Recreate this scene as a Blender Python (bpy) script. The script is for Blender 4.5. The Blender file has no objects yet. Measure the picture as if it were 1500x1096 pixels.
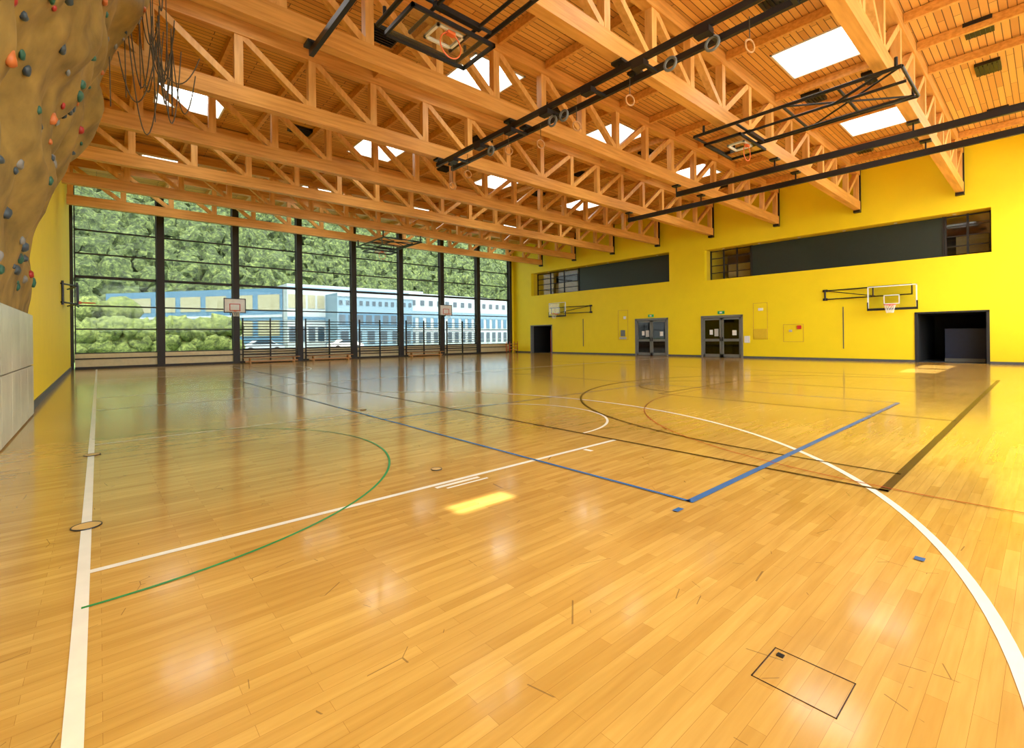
import bpy, math, random, bmesh
import numpy as np
from mathutils import Vector, Matrix, noise
random.seed(7)
scene=bpy.context.scene
try:
    scene.view_settings.view_transform='Standard'
    scene.view_settings.look='None'
except Exception: pass
COL=scene.collection

# ---------------------------------------------------------------- materials
def newmat(name):
    m=bpy.data.materials.new(name);m.use_nodes=True
    nt=m.node_tree;b=nt.nodes.get("Principled BSDF");return m,nt,b
def N(nt,t,**k):
    n=nt.nodes.new(t)
    for a,v in k.items(): setattr(n,a,v)
    return n
def simple(name,col,rough=.5,metal=0,var=.06,scale=6,bump=0,dist=.05):
    m,nt,b=newmat(name)
    b.inputs['Roughness'].default_value=rough;b.inputs['Metallic'].default_value=metal
    tc=N(nt,'ShaderNodeTexCoord');no=N(nt,'ShaderNodeTexNoise');no.inputs['Scale'].default_value=scale;no.inputs['Detail'].default_value=4
    nt.links.new(tc.outputs['Object'],no.inputs['Vector'])
    r=N(nt,'ShaderNodeValToRGB')
    r.color_ramp.elements[0].position=.3;r.color_ramp.elements[1].position=.7
    r.color_ramp.elements[0].color=tuple(c*(1-var) for c in col)+(1,)
    r.color_ramp.elements[1].color=tuple(min(1,c*(1+var)) for c in col)+(1,)
    nt.links.new(no.outputs['Fac'],r.inputs['Fac']);nt.links.new(r.outputs['Color'],b.inputs['Base Color'])
    if bump:
        bp=N(nt,'ShaderNodeBump');bp.inputs['Strength'].default_value=bump;bp.inputs['Distance'].default_value=dist
        nt.links.new(no.outputs['Fac'],bp.inputs['Height']);nt.links.new(bp.outputs['Normal'],b.inputs['Normal'])
    return m
def wood(name,c1,c2,scl,rough=.5):
    m,nt,b=newmat(name);b.inputs['Roughness'].default_value=rough
    tc=N(nt,'ShaderNodeTexCoord');mp=N(nt,'ShaderNodeMapping');mp.inputs['Scale'].default_value=scl
    no=N(nt,'ShaderNodeTexNoise');no.inputs['Scale'].default_value=1;no.inputs['Detail'].default_value=5
    r=N(nt,'ShaderNodeValToRGB');r.color_ramp.elements[0].position=.32;r.color_ramp.elements[1].position=.68
    r.color_ramp.elements[0].color=c1+(1,);r.color_ramp.elements[1].color=c2+(1,)
    nt.links.new(tc.outputs['Object'],mp.inputs['Vector']);nt.links.new(mp.outputs['Vector'],no.inputs['Vector'])
    nt.links.new(no.outputs['Fac'],r.inputs['Fac']);nt.links.new(r.outputs['Color'],b.inputs['Base Color'])
    return m
def emis(name,col,s):
    m,nt,b=newmat(name);b.inputs['Base Color'].default_value=col+(1,)
    b.inputs['Emission Color'].default_value=col+(1,);b.inputs['Emission Strength'].default_value=s;return m

def floor_mat():
    m,nt,b=newmat("maple_parquet")
    tc=N(nt,'ShaderNodeTexCoord')
    br=N(nt,'ShaderNodeTexBrick');br.offset=.37;br.offset_frequency=2;br.squash=1
    br.inputs['Scale'].default_value=1;br.inputs['Brick Width'].default_value=.66;br.inputs['Row Height'].default_value=.066
    br.inputs['Mortar Size'].default_value=.0008;br.inputs['Mortar Smooth'].default_value=.3;br.inputs['Bias'].default_value=-.1
    br.inputs['Color1'].default_value=(.73,.455,.118,1);br.inputs['Color2'].default_value=(.585,.335,.074,1);br.inputs['Mortar'].default_value=(.40,.21,.05,1)
    nt.links.new(tc.outputs['Object'],br.inputs['Vector'])
    mp=N(nt,'ShaderNodeMapping');mp.inputs['Scale'].default_value=(2.2,28,1)
    no=N(nt,'ShaderNodeTexNoise');no.inputs['Scale'].default_value=1;no.inputs['Detail'].default_value=5
    nt.links.new(tc.outputs['Object'],mp.inputs['Vector']);nt.links.new(mp.outputs['Vector'],no.inputs['Vector'])
    mx=N(nt,'ShaderNodeMixRGB',blend_type='MULTIPLY');mx.inputs['Fac'].default_value=1
    r=N(nt,'ShaderNodeValToRGB');r.color_ramp.elements[0].position=.25;r.color_ramp.elements[1].position=.7
    r.color_ramp.elements[0].color=(.86,.82,.74,1);r.color_ramp.elements[1].color=(1.04,1.04,1.04,1)
    nt.links.new(no.outputs['Fac'],r.inputs['Fac'])
    nt.links.new(br.outputs['Color'],mx.inputs['Color1']);nt.links.new(r.outputs['Color'],mx.inputs['Color2'])
    n2=N(nt,'ShaderNodeTexNoise');n2.inputs['Scale'].default_value=.45;n2.inputs['Detail'].default_value=3;nt.links.new(tc.outputs['Object'],n2.inputs['Vector'])
    r2=N(nt,'ShaderNodeValToRGB');r2.color_ramp.elements[0].position=.3;r2.color_ramp.elements[1].position=.7;r2.color_ramp.elements[0].color=(.82,.78,.72,1);r2.color_ramp.elements[1].color=(1.06,1.06,1.06,1)
    nt.links.new(n2.outputs['Fac'],r2.inputs['Fac'])
    m2=N(nt,'ShaderNodeMixRGB',blend_type='MULTIPLY');m2.inputs['Fac'].default_value=1
    nt.links.new(mx.outputs['Color'],m2.inputs['Color1']);nt.links.new(r2.outputs['Color'],m2.inputs['Color2'])
    vo=N(nt,'ShaderNodeTexVoronoi',feature='DISTANCE_TO_EDGE');vo.inputs['Scale'].default_value=1.9
    n3=N(nt,'ShaderNodeTexNoise');n3.inputs['Scale'].default_value=4
    nt.links.new(tc.outputs['Object'],n3.inputs['Vector'])
    nt.links.new(tc.outputs['Object'],vo.inputs['Vector'])
    lt=N(nt,'ShaderNodeMath',operation='LESS_THAN');lt.inputs[1].default_value=.0035;nt.links.new(vo.outputs['Distance'],lt.inputs[0])
    gt=N(nt,'ShaderNodeMath',operation='GREATER_THAN');gt.inputs[1].default_value=.61;nt.links.new(n3.outputs['Fac'],gt.inputs[0])
    mu=N(nt,'ShaderNodeMath',operation='MULTIPLY');nt.links.new(lt.outputs[0],mu.inputs[0]);nt.links.new(gt.outputs[0],mu.inputs[1])
    mu2=N(nt,'ShaderNodeMath',operation='MULTIPLY');mu2.inputs[1].default_value=.6;nt.links.new(mu.outputs[0],mu2.inputs[0])
    m3=N(nt,'ShaderNodeMixRGB');m3.inputs['Color2'].default_value=(.12,.07,.03,1)
    nt.links.new(mu2.outputs[0],m3.inputs['Fac']);nt.links.new(m2.outputs['Color'],m3.inputs['Color1'])
    nt.links.new(m3.outputs['Color'],b.inputs['Base Color'])
    rr=N(nt,'ShaderNodeMapRange');rr.inputs['To Min'].default_value=.15;rr.inputs['To Max'].default_value=.25
    nt.links.new(no.outputs['Fac'],rr.inputs['Value']);nt.links.new(rr.outputs[0],b.inputs['Roughness'])
    b.inputs['IOR'].default_value=1.5
    b.inputs['Coat Weight'].default_value=.6;b.inputs['Coat Roughness'].default_value=.10
    return m
def ceil_mat():
    m,nt,b=newmat("ceiling_boards");b.inputs['Roughness'].default_value=.6
    tc=N(nt,'ShaderNodeTexCoord')
    br=N(nt,'ShaderNodeTexBrick');br.offset=.5
    br.inputs['Scale'].default_value=1;br.inputs['Brick Width'].default_value=2.4;br.inputs['Row Height'].default_value=.16
    br.inputs['Mortar Size'].default_value=.010;br.inputs['Mortar Smooth'].default_value=.1
    br.inputs['Color1'].default_value=(.88,.49,.12,1);br.inputs['Color2'].default_value=(.64,.30,.065,1);br.inputs['Mortar'].default_value=(.14,.06,.02,1)
    nt.links.new(tc.outputs['Object'],br.inputs['Vector']);nt.links.new(br.outputs['Color'],b.inputs['Base Color'])
    return m
def leaf_mat(name,c1,c2,c3,sc=1.2,dist=.8):
    m,nt,b=newmat(name);b.inputs['Roughness'].default_value=.8
    tc=N(nt,'ShaderNodeTexCoord');no=N(nt,'ShaderNodeTexNoise');no.inputs['Scale'].default_value=sc;no.inputs['Detail'].default_value=10;no.inputs['Roughness'].default_value=.75
    nt.links.new(tc.outputs['Object'],no.inputs['Vector'])
    r=N(nt,'ShaderNodeValToRGB');e=r.color_ramp.elements;e[0].position=.38;e[0].color=c1+(1,);e[1].position=.66;e[1].color=c3+(1,)
    x=e.new(.51);x.color=c2+(1,)
    nt.links.new(no.outputs['Fac'],r.inputs['Fac']);nt.links.new(r.outputs['Color'],b.inputs['Base Color'])
    bp=N(nt,'ShaderNodeBump');bp.inputs['Strength'].default_value=1;bp.inputs['Distance'].default_value=dist
    nt.links.new(no.outputs['Fac'],bp.inputs['Height']);nt.links.new(bp.outputs['Normal'],b.inputs['Normal'])
    return m
def glass_mat(name,tint=(1,1,1),gl=.06):
    m=bpy.data.materials.new(name);m.use_nodes=True;nt=m.node_tree;nt.nodes.clear()
    o=N(nt,'ShaderNodeOutputMaterial');mi=N(nt,'ShaderNodeMixShader');t=N(nt,'ShaderNodeBsdfTransparent');g=N(nt,'ShaderNodeBsdfGlossy')
    t.inputs['Color'].default_value=tint+(1,);g.inputs['Roughness'].default_value=.03;mi.inputs['Fac'].default_value=gl
    nt.links.new(t.outputs[0],mi.inputs[1]);nt.links.new(g.outputs[0],mi.inputs[2]);nt.links.new(mi.outputs[0],o.inputs['Surface']);return m

YEL=simple("yellow_paint",(.97,.75,.006),.55,var=.02,scale=1.5)
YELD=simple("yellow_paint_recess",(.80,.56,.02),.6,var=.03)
FLOOR=floor_mat();CEIL=ceil_mat()
BEAM=wood("glulam_beam",(.64,.29,.055),(.86,.45,.11),(.8,9,14),.45)
WEB=wood("timber_web",(.72,.36,.08),(.92,.53,.16),(9,9,1.2),.45)
BLK=simple("black_steel",(.018,.018,.02),.4,.3)
FRM=simple("dark_window_frame",(.02,.016,.014),.6)
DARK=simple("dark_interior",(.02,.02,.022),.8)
SLATE=simple("dark_green_panel",(.018,.032,.027),.4)
GREY=simple("grey_frame",(.20,.21,.20),.4,.2)
LGREY=simple("light_grey",(.5,.5,.48),.5)
BASE=simple("baseboard_grey",(.08,.09,.10),.5)
WHT=simple("white_line_paint",(.88,.84,.72),.25,var=.04)
WHITE=simple("white_paint",(.85,.85,.82),.5)
BRN=simple("brown_line_paint",(.05,.022,.009),.25)
BLU=simple("blue_line_paint",(.03,.14,.36),.25)
GRN=simple("green_line_paint",(.03,.28,.08),.25)
RED=simple("red_line_paint",(.42,.05,.02),.25)
ORG=simple("orange_rim",(.8,.15,.03),.4)
REDP=simple("red_paint",(.6,.03,.02),.4)
GREEN=simple("green_sign",(.02,.45,.15),.4)
BEIGE=simple("beige_sill",(.72,.60,.34),.5)
BENCH=wood("bench_wood",(.45,.2,.05),(.6,.3,.09),(1,10,10))
ROCK=simple("climbing_rock",(.29,.185,.04),.75,var=.4,scale=2.2,bump=.35)
MAT=simple("padded_mat",(.60,.58,.44),.3,var=.18,scale=1.6)
GLASS=glass_mat("clear_glass",(.97,.99,.98),.05)
WGLASS=glass_mat("tinted_window_glass",(.80,.82,.79),.006)
BGLASS=glass_mat("backboard_glass",(.92,.94,.92),.1)
DGLASS=glass_mat("door_glass",(.45,.47,.46),.05)
SKY=emis("skylight_diffuser",(.98,1,.98),4.0)
LEAF=leaf_mat("forest_leaves",(.006,.014,.003),(.045,.075,.014),(.20,.245,.065),1.1,.9)
LEAF2=leaf_mat("hedge_leaves",(.02,.035,.007),(.12,.16,.03),(.28,.33,.09),3.5,.3)
GRASS=simple("grass",(.08,.16,.03),.9,var=.3,scale=1)
ASPH=simple("asphalt",(.14,.14,.13),.9)
PAVE=simple("courtyard_paving",(.40,.38,.34),.9)
BW=simple("white_facade",(.23,.265,.295),.7)
BB=simple("blue_facade",(.035,.095,.165),.6)
BBL=simple("pale_blue_facade",(.10,.165,.225),.6)
BWIN=simple("building_window",(.012,.03,.05),.3)
BLIND=simple("yellow_blinds",(.18,.17,.11),.6)
BLUEMAT=simple("blue_mat",(.02,.03,.07),.6)
ROPE=simple("rope",(.10,.08,.05),.9)
DISC=simple("socket_lid_wood",(.66,.42,.14),.3)

# ---------------------------------------------------------------- mesh builder
class MB:
    def __init__(s): s.v=[];s.f=[];s.m=[];s.mats=[]
    def mi(s,mat):
        if mat not in s.mats: s.mats.append(mat)
        return s.mats.index(mat)
    def add(s,vs,fs,mat):
        o=len(s.v);s.v+= [tuple(v) for v in vs];k=s.mi(mat)
        for f in fs: s.f.append(tuple(i+o for i in f));s.m.append(k)
    def box(s,a,b,mat):
        x0,x1=sorted((a[0],b[0]));y0,y1=sorted((a[1],b[1]));z0,z1=sorted((a[2],b[2]))
        s.add([(x0,y0,z0),(x1,y0,z0),(x1,y1,z0),(x0,y1,z0),(x0,y0,z1),(x1,y0,z1),(x1,y1,z1),(x0,y1,z1)],
              [(0,3,2,1),(4,5,6,7),(0,1,5,4),(1,2,6,5),(2,3,7,6),(3,0,4,7)],mat)
    def beam(s,p,q,w,h,mat,up=(0,0,1)):
        p=Vector(p);q=Vector(q);d=(q-p).normalized();up=Vector(up)
        if abs(d.dot(up))>.99: up=Vector((0,1,0))
        sd=d.cross(up).normalized();u=sd.cross(d).normalized()
        vs=[]
        for c in (p,q):
            for a,b in ((-1,-1),(1,-1),(1,1),(-1,1)): vs.append(c+sd*a*w/2+u*b*h/2)
        s.add(vs,[(0,1,2,3),(7,6,5,4),(0,4,5,1),(1,5,6,2),(2,6,7,3),(3,7,4,0)],mat)
    def cyl(s,p,q,r,mat,n=10):
        p=Vector(p);q=Vector(q);d=(q-p).normalized();up=Vector((0,0,1)) if abs(d.z)<.9 else Vector((1,0,0))
        a=d.cross(up).normalized();b=a.cross(d)
        vs=[c+(a*math.cos(t)+b*math.sin(t))*r for c in (p,q) for t in [2*math.pi*i/n for i in range(n)]]
        fs=[(i,(i+1)%n,(i+1)%n+n,i+n) for i in range(n)]+[tuple(range(n))[::-1],tuple(range(n,2*n))]
        s.add(vs,fs,mat)
    def torus(s,c,R,r,mat,ax=(0,0,1),n=24,k=8):
        c=Vector(c);ax=Vector(ax).normalized();up=Vector((0,0,1)) if abs(ax.z)<.9 else Vector((1,0,0))
        a=ax.cross(up).normalized();b=ax.cross(a)
        vs=[];fs=[]
        for i in range(n):
            t=2*math.pi*i/n;dr=a*math.cos(t)+b*math.sin(t)
            for j in range(k):
                q=2*math.pi*j/k;vs.append(c+dr*(R+r*math.cos(q))+ax*r*math.sin(q))
        for i in range(n):
            for j in range(k): fs.append((i*k+j,((i+1)%n)*k+j,((i+1)%n)*k+(j+1)%k,i*k+(j+1)%k))
        s.add(vs,fs,mat)
    def path(s,pts,r,mat,n=6):
        for a,b in zip(pts[:-1],pts[1:]): s.cyl(a,b,r,mat,n)
    def build(s,name,parent=None,smooth=False,loc=None):
        me=bpy.data.meshes.new(name);me.from_pydata(s.v,[],s.f);me.polygons.foreach_set('material_index',s.m)
        for m in s.mats: me.materials.append(m)
        if smooth: me.polygons.foreach_set('use_smooth',[True]*len(s.f))
        me.update();o=bpy.data.objects.new(name,me);COL.objects.link(o)
        if parent: o.parent=parent
        if loc: o.location=loc
        return o

XL,XR,YW,YB,ZC=-1.05,28.71,32.57,-3.2,9.6
# ---------------------------------------------------------------- shell
b=MB();b.box((XL-.3,YB-.3,-.2),(XR+.3,YW+.3,0),FLOOR);b.build("floor")
SX=[2.45,9.2,15.9,22.7];SYs=[4.4,11.8,19.2,26.6];hs=.98
def grid(mb,us,vs,holes,fn):
    U=sorted(set(us+[h[0] for h in holes]+[h[1] for h in holes]));V=sorted(set(vs+[h[2] for h in holes]+[h[3] for h in holes]))
    for i in range(len(U)-1):
        for j in range(len(V)-1):
            cu=(U[i]+U[i+1])/2;cv=(V[j]+V[j+1])/2
            if any(h[0]<cu<h[1] and h[2]<cv<h[3] for h in holes): continue
            fn(mb,U[i],U[i+1],V[j],V[j+1])
holes=[(x-hs,x+hs,y-hs,y+hs) for x in SX for y in SYs]
patch_holes=[(20.6,23.0,-.95,.1),(23.4,26.0,-.95,.1),(1.5,2.15,-.4,-.18)]  # added roof openings, out of view, placed to cast sun patches on the floor
b=MB();grid(b,[XL-.3,XR+.3],[YB-.3,YW+.3],holes+patch_holes,lambda m,a,c,d,e:m.box((a,d,ZC),(c,e,ZC+.05),CEIL));b.build("ceiling")
for y in SYs:
    for x in SX:
        b=MB()
        w=.05
        for a0,a1 in (((-hs,-hs),(hs,-hs+w)),((-hs,hs-w),(hs,hs)),((-hs,-hs),(-hs+w,hs)),((hs-w,-hs),(hs,hs))):
            b.box((a0[0],a0[1],-.03),(a1[0],a1[1],.4),WHITE)
        b.box((-hs,-hs,.4),(hs,hs,.45),SKY)
        b.build("skylight",loc=(x,y,ZC))
for h in patch_holes:
    b=MB();b.box((h[0],h[2],ZC+.02),(h[1],h[3],ZC+.03),GLASS)
    for x in (h[0],h[1]): b.box((x-.03,h[2],ZC),(x+.03,h[3],ZC+.06),WHITE)
    b.build("sun_patch_opening")
b=MB();b.box((XL-.3,YB-.3,0),(XL,YW+.3,ZC),YEL);b.build("wall_left")
b=MB();grid(b,[XL,XR],[0,ZC],[(XL+.4,XR-.4,2.4,9.3)],lambda m,a,c,d,e:m.box((a,YB-.25,d),(c,YB,e),YEL));b.build("wall_rear")
b=MB()
for k in range(9):
    x=XL+.4+(XR-XL-.8)*k/8;b.box((x-.1,YB-.2,2.4),(x+.1,YB-.05,9.3),FRM)
for z in (2.4,4.7,7.0,9.25): b.box((XL+.4,YB-.16,z),(XR-.4,YB-.08,z+.06),FRM)
b.box((XL+.4,YB-.13,2.4),(XR-.4,YB-.12,9.3),GLASS);b.build("window_9")
ops=[(1.62,14.3,4.80,6.72),(16.74,30.1,4.98,6.95),(1.75,4.12,0,2.26),(12.02,14.52,0,2.54),(16.9,19.4,0,2.54),(27.65,30.2,0,2.33)]
b=MB();grid(b,[YB-.3,YW+.3],[0,ZC],ops,lambda m,a,c,d,e:m.box((XR,a,d),(XR+.3,c,e),YEL));b.build("wall_right")
b=MB()
ys=[YB,1.7,4.17,11.98,14.56,16.86,19.44,27.6,30.25,YW-.3]
for i in range(0,len(ys),2): b.box((XR-.025,ys[i],0),(XR,ys[i+1],.11),BASE)
b.build("baseboard_right")
b=MB();b.box((XL,YB,0),(XL+.03,YW-.3,.16),BASE);b.build("baseboard_left")
b=MB();b.box((XL,YB,0),(XR,YB+.02,.13),BASE);b.build("baseboard_rear")
for k,(y0,y1,z0,z1,py0,py1) in enumerate([(1.62,14.3,4.80,6.72,3.25,11.7),(16.74,30.1,4.98,6.95,16.9,25.2)]):
    b=MB();D=XR+3.2
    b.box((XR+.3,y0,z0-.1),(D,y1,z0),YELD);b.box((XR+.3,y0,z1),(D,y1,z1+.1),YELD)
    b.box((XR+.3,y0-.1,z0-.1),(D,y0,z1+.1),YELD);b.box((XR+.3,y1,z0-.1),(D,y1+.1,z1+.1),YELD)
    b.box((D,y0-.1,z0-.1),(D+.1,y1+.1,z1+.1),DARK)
    b.box((XR+.75,py0,z0),(XR+.82,py1,z1-.02),SLATE);b.box((XR+.7,py0-.05,z0),(XR+.86,py0,z1),FRM);b.box((XR+.7,py1,z0),(XR+.86,py1+.05,z1),FRM)
    segs=[(y0+.05,py0-.1),(py1+.1,y1-.05)] if k==0 else [(py1+.1,y1-.05)]
    for a,c in segs:
        for z in np.linspace(z0+.05,z1-.05,5): b.box((XR+.76,a,z-.025),(XR+.82,c,z+.025),FRM)
        n=2 if c-a<2 else 3
        for y in np.linspace(a,c,n+1): b.box((XR+.75,y-.04,z0),(XR+.83,y+.04,z1),FRM)
        b.box((XR+.785,a,z0+.05),(XR+.79,c,z1-.05),GLASS)
        b.box((XR+2.9,a+.2,z0+.4),(XR+2.95,c-.15,z0+1.25),BEIGE)
    for y in np.arange(y0+1.2,y1-.5,2.1): b.cyl((XR+.5,y,z1-.015),(XR+.5,y,z1),.07,WHITE,12)
    b.build("gallery_window_band")
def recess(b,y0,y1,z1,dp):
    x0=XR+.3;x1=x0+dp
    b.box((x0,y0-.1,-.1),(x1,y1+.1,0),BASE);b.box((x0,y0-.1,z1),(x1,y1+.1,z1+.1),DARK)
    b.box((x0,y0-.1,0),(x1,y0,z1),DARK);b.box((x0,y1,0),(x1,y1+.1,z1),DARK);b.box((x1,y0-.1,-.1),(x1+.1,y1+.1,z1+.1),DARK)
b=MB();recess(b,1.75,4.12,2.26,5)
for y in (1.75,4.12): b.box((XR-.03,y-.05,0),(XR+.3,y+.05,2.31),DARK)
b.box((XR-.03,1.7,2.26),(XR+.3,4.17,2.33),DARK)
b.box((XR+1.6,1.9,.15),(XR+1.9,3.3,1.55),BLUEMAT);b.box((XR+1.5,1.95,0),(XR+2,3.3,.15),GREY);b.build("door_1")
def door(y0,y1,z1,name):
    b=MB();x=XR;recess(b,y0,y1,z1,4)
    b.box((x-.04,y0-.04,0),(x+.12,y0+.08,z1),GREY);b.box((x-.04,y1-.08,0),(x+.12,y1+.04,z1),GREY);b.box((x-.04,y0-.04,z1-.1),(x+.12,y1+.04,z1+.04),GREY)
    ym=(y0+y1)/2
    for a,c in ((y0+.08,ym-.01),(ym+.01,y1-.08)):
        s=.12
        b.box((x,a,.02),(x+.06,a+s,z1-.12),GREY);b.box((x,c-s,.02),(x+.06,c,z1-.12),GREY)
        for z0_,z1_ in ((.02,.2),(.98,1.14),(z1-.24,z1-.12)): b.box((x,a,z0_),(x+.06,c,z1_),GREY)
        b.box((x+.025,a+s,.2),(x+.03,c-s,z1-.24),DGLASS)
        b.box((x-.05,(c-.1) if a<ym-.5 else a+.04,1.0),(x-.02,(c-.04) if a<ym-.5 else a+.1,1.25),BLK)
    b.box((x+.01,y0+.35,1.35),(x+.02,y0+.6,1.65),WHITE);b.box((x+.01,ym+.2,1.3),(x+.02,ym+.45,1.75),LGREY);b.box((x+.01,ym+.55,1.4),(x+.02,ym+.75,1.7),WHITE)
    b.build(name)
    s=MB();s.box((XR-.06,ym-.2,z1+.12),(XR,ym+.2,z1+.3),GREEN);s.box((XR-.065,ym-.08,z1+.16),(XR-.06,ym+.08,z1+.26),WHITE);s.build("exit_sign")
door(12.02,14.52,2.54,"door_2");door(16.9,19.4,2.54,"door_3")
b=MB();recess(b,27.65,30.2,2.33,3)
for y in (27.65,30.2): b.box((XR-.03,y-.05,0),(XR+.3,y+.05,2.38),GREY)
b.box((XR-.03,27.6,2.33),(XR+.3,30.25,2.4),GREY)
b.box((XR+1.2,28.2,0),(XR+1.3,29.0,2.0),REDP);b.build("door_4")
def panel(name,y0,y1,z0,z1,extra):
    b=MB();t=.014;x=XR-.01
    for a,c,d,e in ((y0,y1,z0,z0+t),(y0,y1,z1-t,z1),(y0,y0+t,z0,z1),(y1-t,y1,z0,z1)): b.box((x,a,d),(XR,c,e),BENCH)
    for (a,c,d,e,m) in extra: b.box((XR-.06,a,d),(XR,c,e),m)
    b.build(name)
panel("wall_service_panel",20.05,20.9,1.1,3.25,[(20.3,20.65,1.35,1.8,GREY),(20.2,20.4,2.6,2.8,WHITE),(20.2,20.75,1.15,1.3,LGREY)])
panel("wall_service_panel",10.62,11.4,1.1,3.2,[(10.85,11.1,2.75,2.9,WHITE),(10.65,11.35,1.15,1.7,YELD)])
panel("fire_hose_cabinet",8.8,9.8,.95,1.92,[(8.9,9.1,1.65,1.85,REDP),(9.35,9.5,1.5,1.62,LGREY)])
b=MB();b.box((XR-.02,6.96,.6),(XR,7.0,2.75),BASE);b.build("wall_slot")
b=MB();b.box((XR-.02,24.2,.6),(XR,24.25,2.75),BASE);b.build("wall_slot")
b=MB();b.box((XR-.05,11.6,.9),(XR,11.9,1.3),WHITE);b.build("thermostat_box")

# ---------------------------------------------------------------- window wall
c0,cS=-1.05,3.66
cols=[c0+cS*i for i in range(9)]
zs=[.8,2.05,3.25,4.73,5.93,7.13,8.35,9.45]
b=MB()
for i,x in enumerate(cols):
    w=.17 if 0<i<8 else .12
    b.box((x-w,YW-.28,0),(x+w,YW+.12,ZC),FRM)
b.box((XL,YW-.1,9.42),(XR,YW+.3,ZC),FRM);b.box((cols[-1],YW-.1,0),(XR,YW+.1,ZC),YEL)
b.build("window_columns")
for i in range(8):
    x0,x1=cols[i]+.15,cols[i+1]-.15
    b=MB()
    for z in zs:
        t=.07 if z==4.73 else .035
        b.box((x0,YW-.06,z-t),(x1,YW+.06,z+t),FRM)
    b.box((x0,YW-.05,.8),(x0+.05,YW+.05,9.45),FRM);b.box((x1-.05,YW-.05,.8),(x1,YW+.05,9.45),FRM)
    b.box((x0,YW-.008,.8),(x1,YW+.008,9.45),WGLASS)
    b.box((x0,YW-.12,0),(x1,YW+.12,.78),BEIGE)
    b.box((x0,YW-.3,.0),(x1,YW-.13,.12),FRM)
    b.box((x0,YW-.27,.50),(x1,YW-.12,.56),FRM)
    b.build("window_%d"%(i+1))
for i in (2,3,4,5,6):
    x0,x1=cols[i]+.3,cols[i+1]-.3
    b=MB()
    for x in (x0,(x0+x1)/2,x1): b.box((x-.03,YW-.45,.1),(x+.03,YW-.33,2.75),FRM)
    for k in range(14): b.cyl((x0,YW-.42,.35+k*.17),(x1,YW-.42,.35+k*.17),.026,FRM,8)
    b.build("wall_bars")
def bench(x,y,l,name="gym_bench"):
    b=MB();b.box((-l/2,-.13,.30),(l/2,.13,.34),BENCH);b.box((-l/2+.1,-.02,.06),(l/2-.1,.02,.14),BENCH)
    for s in (-1,1):
        b.box((s*(l/2-.35)-.03,-.12,.14),(s*(l/2-.35)+.03,.12,.30),BENCH);b.box((s*(l/2-.35)-.04,-.18,0),(s*(l/2-.35)+.04,.18,.06),BENCH);b.box((s*(l/2-.35)-.03,-.03,.05),(s*(l/2-.35)+.03,.03,.3),BENCH)
    b.build(name,loc=(x,y,0))
bench(8.1,YW-.8,3.2);bench(11.7,YW-.8,3.0);bench(19.0,YW-.8,3.2)
b=MB()
for z in (.25,.5,.75): b.box((-.5,-.25,z),(.5,.25,z+.05),BENCH)
for x in (-.48,.44):
    for y in (-.25,.21): b.box((x,y,.08),(x+.04,y+.04,1.0),REDP)
for x in (-.4,.4):
    for y in (-.2,.2): b.cyl((x,y-.02,.05),(x,y+.02,.05),.05,BLK)
b.build("equipment_cart",loc=(27.6,31.5,0))

# ---------------------------------------------------------------- roof trusses
def truss():
    b=MB();x0,x1=XL+.05,28.35;w=.26
    b.box((x0,-w/2,7.48),(x1,w/2,7.90),BEAM);b.box((x0,-w/2,9.18),(x1,w/2,9.55),BEAM)
    n=16;dx=(x1-.3-x0)/n
    for i in range(n+1):
        x=x0+.12+i*dx
        b.box((x-.1,-.1,7.9),(x+.1,.1,9.2),WEB)
    for i in range(n):
        xa=x0+.12+i*dx;xb=xa+dx
        if i<n/2: p,q=(xa+.1,0,9.18),(xb-.1,0,7.92)
        else: p,q=(xa+.1,0,7.92),(xb-.1,0,9.18)
        b.beam(p,q,.16,.18,WEB,up=(0,1,0))
    b.box((x1-.02,-.15,7.36),(x1+.06,.15,9.55),BLK);b.box((x1-.15,-.14,7.36),(x1+.1,.14,7.47),BLK)
    return b
tb=truss();first=tb.build("roof_truss")
T0,TS=2.552,3.703
first.location=(0,T0-TS,0)
for i in range(0,8):
    o=bpy.data.objects.new("roof_truss",first.data);COL.objects.link(o);o.location=(0,T0+TS*i,0)
b=MB()
for i in range(-1,8):
    y=T0+TS*i;ye=min(y+TS-.14,YW-.3)
    for x in [0.9+1.84*k for k in range(0,16)]:
        if x>XR-.4: continue
        if any(abs(x-sx)<hs+.1 for sx in SX) and i in (0,2,4,6): continue
        if i==-1 and (20.5<x<26.1 or 1.4<x<2.3): continue
        b.box((x-.05,y+.14,9.34),(x+.05,ye,9.58),BEAM)
b.build("roof_purlins")
for (x,y) in [(18.6,3.6),(18.6,5.3),(25.6,3.4),(25.6,5.4),(12.3,4.4),(12.3,11.8),(18.6,11.8),(25.6,11.8),(5.8,11.8),(6,19.2),(12.5,19.2),(19,19.2),(25.5,8.1),(20,8.1),(14,8.1),(20.7,1.2),(25.2,1.2),(17.8,1.2),(12,15.5),(18,15.5)]:
    b=MB();b.box((-.42,-.28,-.1),(.42,.28,0),BLK)
    for k in range(5): b.box((-.36,-.22+k*.1,-.14),(.36,-.2+k*.1,-.1),BLK)
    b.build("ceiling_luminaire",loc=(x,y,ZC-.0))

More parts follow.
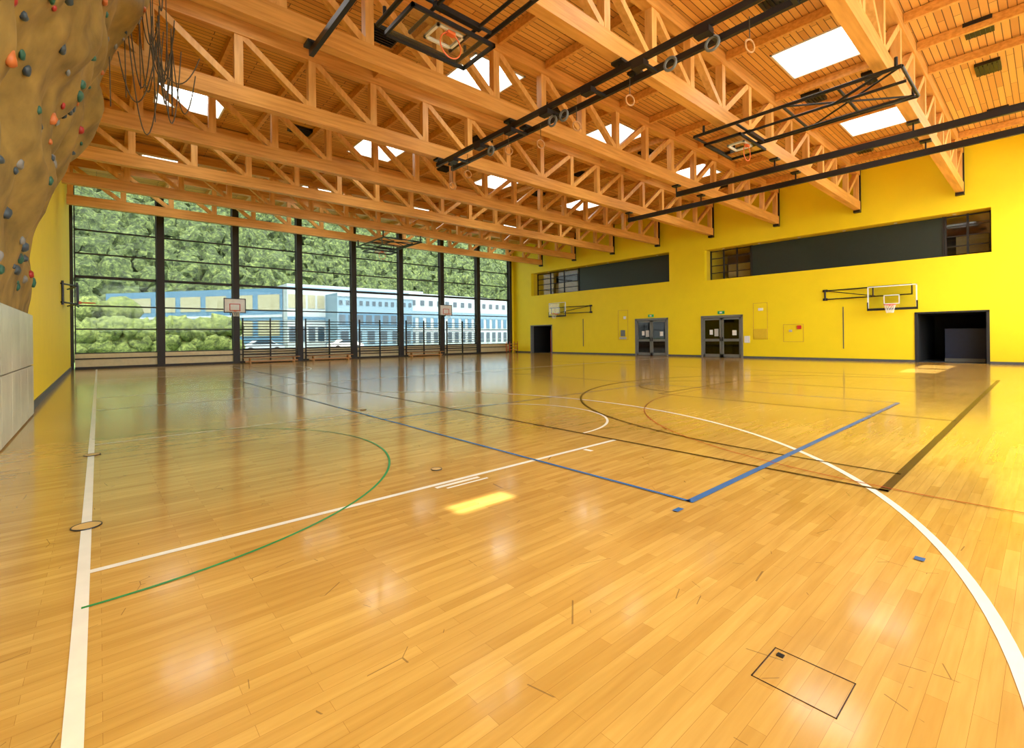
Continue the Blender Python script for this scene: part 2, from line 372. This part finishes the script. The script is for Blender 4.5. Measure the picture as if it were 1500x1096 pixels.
# ---------------------------------------------------------------- ceiling rigs
def rail(b,x,y0,y1,z,w=.09,h=.13):
    b.box((x-w/2,y0,z-h),(x+w/2,y1,z),BLK)
    k=math.ceil((y0-T0)/TS)
    while T0+TS*k<y1+.05:
        y=T0+TS*k
        if y>=y0-.05: b.box((x-.02,y-.02,z),(x+.02,y+.02,7.48),BLK);b.box((x-.12,y-.14,7.42),(x+.12,y+.14,7.48),BLK)
        k+=1
b=MB();rail(b,8.75,-1.1,13.75,7.36);rail(b,9.35,-1.1,13.75,7.36)
for k in range(9):
    y=1.5+k*1.4;b.box((8.75,y-.04,7.2),(9.35,y+.04,7.26),BLK)
    b.box((8.6,y-.15,7.08),(8.8,y+.15,7.2),BLK)
for y in (4.3,5.2,8.2,8.6,11.2): b.torus((9.05,y,7.08),.13,.03,GREY,ax=(1,0,0),n=16)
b.build("apparatus_rail")
b=MB();rail(b,3.35,6.2,10.0,7.36);b.build("apparatus_rail")
b=MB();rail(b,17.7,-1.1,9.96,7.2,h=.2);b.build("divider_curtain_rail")
b=MB();rail(b,19.75,-1.1,13.7,7.2,h=.2);b.build("divider_curtain_rail")
def rig(xc,y0,y1,z,w,name):
    b=MB();r=.035
    for s in (-1,1):
        b.cyl((xc+s*w/2,y0,z),(xc+s*w/2,y1,z),r*1.3,BLK);b.cyl((xc+s*w/4,y0,z-.15),(xc+s*w/4,y1-.4,z-.15),r,BLK)
        b.cyl((xc+s*w/2,y0+.3,z),(xc+s*w/4,y0+1.4,z-.15),r,BLK)
        b.cyl((xc+s*w/2,y0+.1,z),(xc+s*w/2,y0+.1,7.48),r,BLK);b.cyl((xc+s*w/2,y1-.3,z),(xc+s*w/2,y1-.3,7.48),r,BLK)
    n=4
    for i in range(n+1):
        y=y0+(y1-y0)*i/n;b.cyl((xc-w/2,y,z),(xc+w/2,y,z),r,BLK)
    b.cyl((xc-w/2,y0,z),(xc+w/2,(y0+y1)/2,z),r*.7,BLK);b.cyl((xc+w/2,y0,z),(xc-w/2,(y0+y1)/2,z),r*.7,BLK)
    yb=y1-1.3
    b.box((xc-.9,yb,z-.3),(xc+.9,yb+1.05,z-.27),BGLASS)
    for a,c,d,e in ((-.9,.9,0,.05),(-.9,.9,1.0,1.05),(-.9,-.85,0,1.05),(.85,.9,0,1.05)): b.box((xc+a,yb+d,z-.32),(xc+c,yb+e,z-.25),BLK)
    for a,c,d,e in ((-.3,.3,.15,.2),(-.3,.3,.6,.65),(-.3,-.25,.15,.65),(.25,.3,.15,.65)): b.box((xc+a,yb+d,z-.31),(xc+c,yb+e,z-.26),WHITE)
    b.torus((xc,yb+.2,z-.55),.225,.012,ORG,ax=(0,1,0));b.box((xc-.08,yb+.15,z-.36),(xc+.08,yb+.25,z-.3),ORG)
    b.box((xc-.5,yb-.1,z-.2),(xc+.5,yb+.0,z-.1),BLK)
    b.build(name)
rig(14.3,2.1,6.9,7.25,2.0,"folded_ceiling_backboard")
rig(4.9,3.5,8.3,7.3,1.8,"folded_ceiling_backboard")
rig(13.3,24.6,28.4,7.1,2.4,"folded_ceiling_backboard")
for (x,y,z) in [(8.9,10.2,6.75),(9.2,7.9,6.75),(9.05,6.2,6.7),(8.9,12.2,6.6),(9.05,3.6,6.7),(9.2,9.2,6.7),(9.0,13.2,6.5)]:
    b=MB();b.torus((0,0,0),.115,.018,BENCH,ax=(.3,1,0));b.cyl((0,0,.11),(0,0,7.24-z),.009,ROPE,6);b.build("gymnastic_ring",loc=(x,y,z))

# ---------------------------------------------------------------- wall backboards
def wallboard(name,yc,z0,z1,w,xb,arm_y,az):
    b=MB();y0,y1=yc-w/2,yc+w/2
    b.box((xb,y0,z0),(xb+.02,y1,z1),BGLASS)
    t=.045
    for a,c,d,e in ((y0,y1,z1-t,z1),(y0,y0+t,z0,z1),(y1-t,y1,z0,z1)): b.box((xb-.012,a,d),(xb+.03,c,e),WHITE)
    b.box((xb-.03,y0-.02,z0-.06),(xb+.05,y1+.02,z0+.05),BLK)
    b.box((xb-.02,y0-.02,z0),(xb+.04,y0+.03,z0+.35),BLK);b.box((xb-.02,y1-.03,z0),(xb+.04,y1+.02,z0+.35),BLK)
    for a,c,d,e in ((yc-.3,yc+.3,.22,.26),(yc-.3,yc+.3,.62,.66),(yc-.3,yc-.26,.22,.66),(yc+.26,yc+.3,.22,.66)): b.box((xb-.01,a,z0+d),(xb,c,z0+e),WHITE)
    b.box((xb-.16,yc-.09,z0+.1),(xb,yc+.09,z0+.2),ORG);b.torus((xb-.38,yc,z0+.18),.225,.018,ORG)
    n=12
    for i in range(n):
        t1=2*math.pi*i/n;t2=t1+2*math.pi/n
        c=lambda t,r,z:(xb-.38+r*math.cos(t),yc+r*math.sin(t),z)
        b.cyl(c(t1,.22,z0+.17),c(t2,.17,z0-.02),.006,WHITE,4);b.cyl(c(t2,.22,z0+.17),c(t1,.17,z0-.02),.006,WHITE,4)
        b.cyl(c(t1,.17,z0-.02),c(t2,.13,z0-.2),.006,WHITE,4);b.cyl(c(t2,.17,z0-.02),c(t1,.13,z0-.2),.006,WHITE,4)
    for z in az:
        b.cyl((xb+.1,y0+.2,z),(XR-.08,arm_y,z),.03,BLK);b.cyl((xb+.25,y0+.2,z),(XR-.02,arm_y-.8 if arm_y>yc else arm_y+.8,z),.022,BLK)
    b.cyl((XR-.08,arm_y,az[0]-.05),(XR-.08,arm_y,az[1]+.05),.04,BLK)
    b.cyl((xb+.1,y1-.3,az[0]),(XR-.08,arm_y,az[1]),.022,BLK)
    b.cyl((xb+.1,y0+.2,az[0]),(xb+.1,y0+.2,az[1]),.03,BLK);b.cyl((xb+.1,y1-.2,az[0]),(xb+.1,y1-.2,az[1]),.03,BLK)
    b.cyl((xb+.1,y0+.2,az[1]),(xb+.1,y1,az[1]),.03,BLK)
    for z in az: b.box((XR-.1,arm_y-.1,z-.06),(XR,arm_y+.1,z+.06),BLK)
    b.build(name)
wallboard("wall_basketball_hoop",4.9,2.52,3.62,1.85,28.05,7.75,(3.17,3.62))
wallboard("wall_basketball_hoop",26.4,3.05,4.15,1.85,28.05,23.4,(3.25,3.75))
def colboard(x,z0):
    b=MB();w,h=1.15,.86;y=YW-1.0
    b.box((x-w/2,y,z0),(x+w/2,y+.03,z0+h),WHITE)
    t=.05
    for a,c,d,e in ((-w/2,w/2,0,t),(-w/2,w/2,h-t,h),(-w/2,-w/2+t,0,h),(w/2-t,w/2,0,h)): b.box((x+a,y-.01,z0+d),(x+c,y,z0+e),BLK)
    for a,c,d,e in ((-.28,.28,.12,.16),(-.28,.28,.5,.54),(-.28,-.24,.12,.54),(.24,.28,.12,.54)): b.box((x+a,y-.012,z0+d),(x+c,y,z0+e),REDP)
    b.torus((x,y-.35,z0+.12),.225,.018,ORG);b.box((x-.07,y-.14,z0+.06),(x+.07,y,z0+.15),ORG)
    for s in (-.25,.25):
        b.cyl((x+s,y+.03,z0+.6),(x+s*.4,YW-.28,z0+.5),.025,BLK);b.cyl((x+s,y+.03,z0+.1),(x+s*.4,YW-.28,z0-.1),.025,BLK)
    n=10
    for i in range(n):
        t1=2*math.pi*i/n;t2=t1+2*math.pi/n
        c=lambda t,r,z:(x+r*math.cos(t),y-.35+r*math.sin(t),z)
        b.cyl(c(t1,.22,z0+.11),c(t2,.14,z0-.22),.006,WHITE,4);b.cyl(c(t2,.22,z0+.11),c(t1,.14,z0-.22),.006,WHITE,4)
    b.build("column_basketball_hoop")
colboard(6.05,3.0);colboard(20.75,3.15)
b=MB()
for z in (2.9,3.6):
    b.cyl((XL,24.3,z),(XL+.45,25.4,z),.03,BLK);b.cyl((XL+.45,25.4,z),(XL+.1,27.0,z),.03,BLK)
b.cyl((XL+.45,25.4,2.9),(XL+.45,25.4,3.6),.03,BLK);b.cyl((XL+.06,24.3,2.8),(XL+.06,24.3,3.7),.04,BLK)
b.box((XL+.4,25.3,2.85),(XL+.46,26.9,3.75),BLK);b.torus((XL+.75,26.1,3.0),.225,.014,ORG);b.box((XL+.46,26.0,2.95),(XL+.55,26.2,3.05),ORG)
b.build("side_basketball_hoop")

# ---------------------------------------------------------------- climbing wall
prof=[(-1.02,1.95),(-.92,2.5),(-.90,3.0),(-.72,3.9),(-.60,4.5),(-.30,5.1),(-.12,5.9),(.08,6.8),(.33,7.5),(.62,8.2),(.85,8.9),(1.05,9.58)]
def profx(t):
    t=t*(len(prof)-1);i=min(int(t),len(prof)-2);f=t-i
    return Vector((prof[i][0]*(1-f)+prof[i+1][0]*f,0,prof[i][1]*(1-f)+prof[i+1][1]*f))
def rockpt(y,t):
    p=profx(t);p.y=y
    n=noise.fractal(Vector((0,y*.4,p.z*.4)),1,2,3)+.5*abs(noise.noise(Vector((3,y*.9,p.z*.9))))
    q=Vector((5,y*.8,p.z*.8));d=noise.voronoi(q)[0];n+=.45*(d[0])
    amp=.38*min(1,max(0,(t-.02)*4))
    if y<13: p.x+=n*amp-.12*min(1,t*3)
    p.y+=noise.noise(Vector((9,y,p.z*.9)))*.22*(1 if y>4 else 0)
    p.x=max(p.x,XL+.03)
    return p
b=MB();ny,ntt=110,90;y0,y1=1.0,12.95
vs=[rockpt(y0+(y1-y0)*i/ny,j/ntt) for i in range(ny+1) for j in range(ntt+1)]
fs=[(i*(ntt+1)+j,(i+1)*(ntt+1)+j,(i+1)*(ntt+1)+j+1,i*(ntt+1)+j+1) for i in range(ny) for j in range(ntt)]
b.add(vs,fs,ROCK)
endp=[vs[ny*(ntt+1)+j] for j in range(ntt+1)]
cap=endp+[Vector((XL+.01,p.y+.15,p.z)) for p in endp]
b.add(cap,[(j,j+ntt+1,j+ntt+2,j+1) for j in range(ntt)],ROCK)
bot=[vs[i*(ntt+1)] for i in range(ny+1)]
b.add(bot+[Vector((XL+.01,p.y,p.z)) for p in bot],[(i,i+1,i+ny+2,i+ny+1) for i in range(ny)],ROCK)
cw=b.build("climbing_wall",smooth=True)
hm=[simple("hold_red",(.4,.03,.02)),simple("hold_green",(.03,.12,.07)),simple("hold_slate",(.05,.07,.08)),simple("hold_orange",(.55,.15,.03)),simple("hold_grey",(.22,.21,.18))]
b=MB()
bm=bmesh.new();bmesh.ops.create_icosphere(bm,subdivisions=2,radius=1);iv=[v.co.copy() for v in bm.verts];ifc=[tuple(v.index for v in f.verts) for f in bm.faces];bm.free()
for k in range(190):
    y=random.uniform(4,12.9);t=random.uniform(.03,.97);p=rockpt(y,t);r=random.uniform(.035,.09);mm=random.choice([0,1,1,2,2,2,4,4,3])
    sx,sy,sz=random.uniform(.5,.8),random.uniform(.8,1.5),random.uniform(.7,1.2);sd=Vector((k,0,0))
    b.add([p+Vector((v.x*sx,v.y*sy,v.z*sz))*r*(1+.35*noise.noise(v*1.4+sd)) for v in iv],ifc,hm[mm])
b.build("climbing_holds",parent=cw,smooth=True)
b=MB()
b.box((XL,2.98,.0),(XL+.05,13.0,1.95),GREY)
y=3.0
while y<12.9:
    for z0_,z1_ in ((.03,.96),(.98,1.92)): b.box((XL+.05,y+.01,z0_),(XL+.10,min(y+.99,12.98),z1_),MAT)
    y+=1
b.build("padded_wall_mat")
b=MB()
for k in range(16):
    x=.3+random.random()*1.1;y=12.3+random.random()*1.4;zt=7.4+random.random()*1.9
    L=random.uniform(.5,2.3);dx=random.uniform(-.7,.9)
    pts=[(x+dx*t,y+.2*math.sin(3*t+k),zt-L*4*t*(1-t)+(-.4*t)) for t in [i/14 for i in range(15)]]
    b.path(pts,.012,ROPE,5)
for k in range(5):
    x=.2+.25*k;b.path([(x,12.6+.1*k,9.2),(x+.03,12.6+.1*k,6.2+.3*(k%3))],.01,ROPE,5)
b.build("climbing_ropes",parent=cw)

# ---------------------------------------------------------------- court lines
def strip(b,p,q,w,z,mat):
    p=Vector((p[0],p[1],z));q=Vector((q[0],q[1],z));d=(q-p).normalized();s=Vector((-d.y,d.x,0))*w/2
    b.add([p-s,q-s,q+s,p+s],[(0,1,2,3)],mat)
def arc(b,c,r,a0,a1,w,z,mat,n=96):
    vs=[];a0,a1=math.radians(a0),math.radians(a1)
    for i in range(n+1):
        t=a0+(a1-a0)*i/n
        for rr in (r-w/2,r+w/2): vs.append((c[0]+rr*math.cos(t),c[1]+rr*math.sin(t),z))
    b.add(vs,[(2*i,2*i+1,2*i+3,2*i+2) for i in range(n)],mat)
b=MB();z=.003
strip(b,(-.08,YB+.4),(-.08,31.6),.06,z,WHT)
strip(b,(-.05,3.86),(5.25,3.86),.055,z,WHT);strip(b,(-.05,8.55),(5.25,8.55),.035,z,WHT);strip(b,(5.22,3.86),(5.22,8.55),.035,z,WHT)
arc(b,(5.22,6.2),1.75,-90,90,.04,z,WHT)
arc(b,(1.6,6.4),6.43,-90,90,.06,z,WHT);strip(b,(-.05,12.83),(1.6,12.83),.05,z,WHT);strip(b,(-.05,-.03),(1.6,-.03),.05,z,WHT)
strip(b,(2.35,3.78),(2.85,3.78),.05,z,WHT);strip(b,(2.42,3.70),(2.9,3.70),.03,z,WHT);strip(b,(4.5,3.80),(4.5,3.68),.06,z,WHT)
strip(b,(-.05,15.6),(26.5,15.6),.05,z,WHT);strip(b,(-.05,22.8),(5.2,22.8),.05,z,WHT);strip(b,(-.05,27.5),(5.2,27.5),.05,z,WHT);strip(b,(5.2,22.8),(5.2,27.5),.05,z,WHT)
arc(b,(1.6,25.1),6.3,-90,90,.05,z,WHT)
b.build("white_court_lines")
b=MB();arc(b,(-.08,6.2),2.84,-90,90,.024,.004,GRN);b.build("green_court_lines")
b=MB();z=.005
strip(b,(5.19,.98),(19.3,.98),.075,z,BRN);strip(b,(5.22,.95),(5.22,28.6),.045,z,BRN);strip(b,(19.27,.95),(19.27,28.6),.04,z,BRN)
strip(b,(5.93,.98),(5.93,2.2),.035,z,BRN);strip(b,(18.6,.98),(18.6,2.2),.03,z,BRN);arc(b,(12.27,2.15),6.34,0,180,.045,z,BRN)
for x in (10.1,14.45): strip(b,(x,.98),(x,6.2),.03,z,BRN)
strip(b,(10.1,6.2),(14.45,6.2),.035,z,BRN);arc(b,(12.27,6.2),1.65,0,180,.035,z,BRN)
strip(b,(5.22,28.6),(19.27,28.6),.05,z,BRN);arc(b,(12.27,27.3),6.34,180,360,.035,z,BRN);strip(b,(5.22,14.8),(19.27,14.8),.04,z,BRN);arc(b,(12.27,14.8),1.7,0,360,.03,z,BRN)
b.build("brown_court_lines")
b=MB();z=.0065
strip(b,(3.70,2.0),(11.95,2.0),.065,z,BLU);strip(b,(3.72,2.0),(3.62,18.3),.04,z,BLU);strip(b,(11.95,2.0),(11.95,18.3),.03,z,BLU);strip(b,(3.66,7.6),(11.95,7.6),.03,z,BLU)
strip(b,(3.42,1.97),(3.52,1.97),.05,z,BLU);strip(b,(3.76,.54),(3.82,.54),.05,z,BLU);strip(b,(3.66,18.3),(11.95,18.3),.04,z,BLU)
b.build("blue_court_lines")
b=MB();z=.008
arc(b,(10.6,.6),5.3,90,185,.017,z,RED);strip(b,(10.6,5.9),(13.9,5.9),.017,z,RED);arc(b,(13.9,.6),5.3,-5,90,.017,z,RED)
b.build("red_court_lines")
for (x,y,r) in [(-.08,4.82,.088),(2.69,4.31,.055),(-.07,7.81,.08),(3.9,8.9,.06)]:
    b=MB();b.torus((0,0,0),r,.005,BLK,n=32,k=6);b.cyl((0,0,-.004),(0,0,.002),r-.004,DISC,32);b.build("floor_socket_cover",loc=(x,y,.0065))
b=MB()
for a,c,d,e in ((2.0,2.26,.815,.82),(2.0,2.26,.52,.524),(2.0,2.004,.52,.82),(2.256,2.26,.52,.82)): b.box((a,d,.0),(c,e,.002),BRN)
b.box((2.205,.77,0),(2.23,.797,.005),BLK);b.build("floor_hatch")

# ---------------------------------------------------------------- exterior
b=MB();b.box((-150,YW+.4,-.5),(260,125,-.05),GRASS);b.build("lawn_ground")
b=MB();b.box((-60,-90,-.5),(90,YB-.35,-.05),PAVE);b.build("courtyard_ground")
b=MB();b.box((-150,50,-.05),(260,64,-.02),ASPH);b.build("road")
HY=114
b=MB();nx,ny=60,30
def hill(x,y):
    s=(y-HY)
    return -1+max(0,s)*.66+3*noise.noise(Vector((x*.02,y*.02,0)))*min(1,max(0,s)/20)
vs=[(-60+300*i/nx,HY+170*j/ny,hill(-60+300*i/nx,HY+170*j/ny)) for i in range(nx+1) for j in range(ny+1)]
b.add(vs,[(i*(ny+1)+j,(i+1)*(ny+1)+j,(i+1)*(ny+1)+j+1,i*(ny+1)+j+1) for i in range(nx) for j in range(ny)],LEAF);hl=b.build("hillside")
def blob(b,c,rx,rz,mat,seed,amp=.35):
    sd=Vector((seed*1.7,seed*.3,0));b.add([Vector(c)+Vector((v.x*rx,v.y*rx,v.z*rz))*(1+amp*noise.noise(v*1.9+sd)+amp*.6*noise.noise(v*4.5+sd)) for v in iv],ifc,mat)
b=MB();k=0
y=HY+1.5
while y<232:
    x=-14
    while x<y*.95+8:
        r=random.uniform(1.3,3.1)
        xx=x+random.uniform(-1.5,1.5);yy=y+random.uniform(-1.4,1.4)
        blob(b,(xx,yy,hill(xx,yy)+random.uniform(1,4.2)),r,r*random.uniform(.9,1.5),LEAF,k,.65);k+=1
        x+=3.2
    y+=2.9
b.build("forest_trees",smooth=False,parent=hl)
b=MB();k=0
for x in np.arange(-1.5,9.5,.85):
    for dy in (0,1.3):
        for zz in (.9,2.1): blob(b,(x+random.uniform(-.3,.3),46+dy,zz+random.uniform(-.2,.5)),.95,.95,LEAF2,k,.6);k+=1
b.build("hedge_row",smooth=True)
b=MB()
for x in (-1,1.5): blob(b,(x,52,3.9),1.4,1.3,LEAF2,x+50,.5);b.cyl((x,52,0),(x,52,3.4),.12,BENCH)
b.build("street_trees",smooth=True)
def prism(b,pts,z0,z1,mat):
    n=len(pts);vs=[(p[0],p[1],z) for z in (z0,z1) for p in pts]
    b.add(vs,[(i,(i+1)%n,(i+1)%n+n,i+n) for i in range(n)]+[tuple(range(n))[::-1],tuple(range(n,2*n))],mat)
def face(b,p,q,rows):
    p=Vector((p[0],p[1],0));q=Vector((q[0],q[1],0));d=q-p;L=d.length;d.normalize();nrm=Vector((d.y,-d.x,0))
    for j,(z0,z1,n,fill,mt) in enumerate(rows):
        for i in range(n):
            off=nrm*(.05+.012*(j+1))
            a=p+d*L*(i+.5-fill/2)/n+off;c=p+d*L*(i+.5+fill/2)/n+off
            b.add([a+Vector((0,0,z0)),c+Vector((0,0,z0)),c+Vector((0,0,z1)),a+Vector((0,0,z1))],[(0,1,2,3)],mt)
b=MB()
prism(b,[(21.5,76),(45,76),(45,90),(21.5,90)],-.04,9.9,BW)
prism(b,[(1,104),(21.4,78),(21.4,90),(8,112)],-.04,9.4,BB)
prism(b,[(27.2,71),(40,71),(40,75.9),(27.2,75.9)],-.04,8.4,BBL)
prism(b,[(40.1,72.5),(66,75),(66,90),(45.1,90),(45.1,75.9),(40.1,75.9)],-.04,9.2,BW)
face(b,(1,104),(21.4,78),[(6.0,8.4,7,.8,BLIND),(2.0,4.4,7,.8,BLIND),(4.9,5.3,1,1,BW)])
face(b,(21.5,76),(27.2,76),[(6.2,8.3,4,.8,BLIND),(1.0,3.4,4,.7,BWIN),(4.4,4.9,1,1,BB)])
face(b,(21.5,76),(45,76),[(9.2,9.5,1,1,BBL)])
face(b,(27.2,71),(40,71),[(6.6,7.3,12,.5,BWIN),(3.4,5.4,1,.96,BB),(3.7,5.1,9,.7,BWIN),(.6,2.6,6,.55,BWIN),(7.9,8.4,1,1,BW)])
face(b,(40.1,72.5),(66,75),[(7.1,8.0,14,.45,BWIN),(5.0,6.1,1,1,BBL),(3.2,5.0,16,.55,BB),(.5,2.4,16,.55,BWIN)])
b.build("school_building")
b=MB()
for x in np.arange(14,70,2.2): b.cyl((x,65,0),(x,65,1.1),.03,GREY,6)
b.box((14,64.98,1.05),(70,65.02,1.1),GREY);b.box((14,64.98,.5),(70,65.02,.54),GREY);b.build("street_railing")
def car(x,y,mat):
    b=MB()
    pr=[(-2.1,.35),(-2.1,.8),(-1.3,.95),(-.7,1.4),(.7,1.4),(1.4,.95),(2.1,.8),(2.1,.35)]
    n=len(pr);vs=[(p[0],s,p[1]) for s in (-.8,.8) for p in pr]
    b.add(vs,[(i,(i+1)%n,(i+1)%n+n,i+n) for i in range(n)]+[tuple(range(n)),tuple(range(n,2*n))[::-1]],mat)
    b.add([(-1.15,-.81,.95),(1.2,-.81,.95),(.65,-.81,1.33),(-.65,-.81,1.33)],[(0,1,2,3)],BWIN)
    for cx in (-1.3,1.3):
        for s in (-.82,.66): b.cyl((cx,s,.32),(cx,s+.16,.32),.32,BLK,14)
    b.build("parked_car",loc=(x,y,-.02))
car(13.5,57,BW);car(24,60,LGREY)

# ---------------------------------------------------------------- light
w=bpy.data.worlds.new("sky_world");scene.world=w;w.use_nodes=True
nt=w.node_tree;bg=nt.nodes['Background']
tc=N(nt,'ShaderNodeTexCoord');sx=N(nt,'ShaderNodeSeparateXYZ');mr=N(nt,'ShaderNodeMapRange')
nt.links.new(tc.outputs['Generated'],sx.inputs[0]);nt.links.new(sx.outputs['Y'],mr.inputs['Value'])
mr.inputs['From Min'].default_value=.3;mr.inputs['From Max'].default_value=-.5;mr.inputs['To Min'].default_value=2.3;mr.inputs['To Max'].default_value=9.6
nt.links.new(mr.outputs[0],bg.inputs['Strength']);bg.inputs['Color'].default_value=(.92,.95,.98,1)
sd=bpy.data.lights.new("sun",'SUN');sd.energy=14;sd.angle=.01;sd.color=(1,.95,.84)
so=bpy.data.objects.new("sun",sd);COL.objects.link(so)
so.rotation_euler=Vector((.06,.34,-.94)).to_track_quat('-Z','Y').to_euler();so.location=(0,-20,40)

# ---------------------------------------------------------------- camera
f,cy,yaw,roll=691.1,493.72,math.radians(41.243),math.radians(.663)
F=Vector((math.sin(yaw),math.cos(yaw),0));R0=Vector((math.cos(yaw),-math.sin(yaw),0));U0=Vector((0,0,1))
R=R0*math.cos(roll)-U0*math.sin(roll);U=U0*math.cos(roll)+R0*math.sin(roll)
cd=bpy.data.cameras.new("camera");cd.sensor_width=36;cd.lens=36*f/1500;cd.shift_y=-(548-cy)/1500;cd.clip_start=.05;cd.clip_end=1000
co=bpy.data.objects.new("camera",cd);COL.objects.link(co)
M=Matrix((R,U,-F)).transposed().to_4x4();M.translation=Vector((0,0,1.4));co.matrix_world=M
scene.camera=co
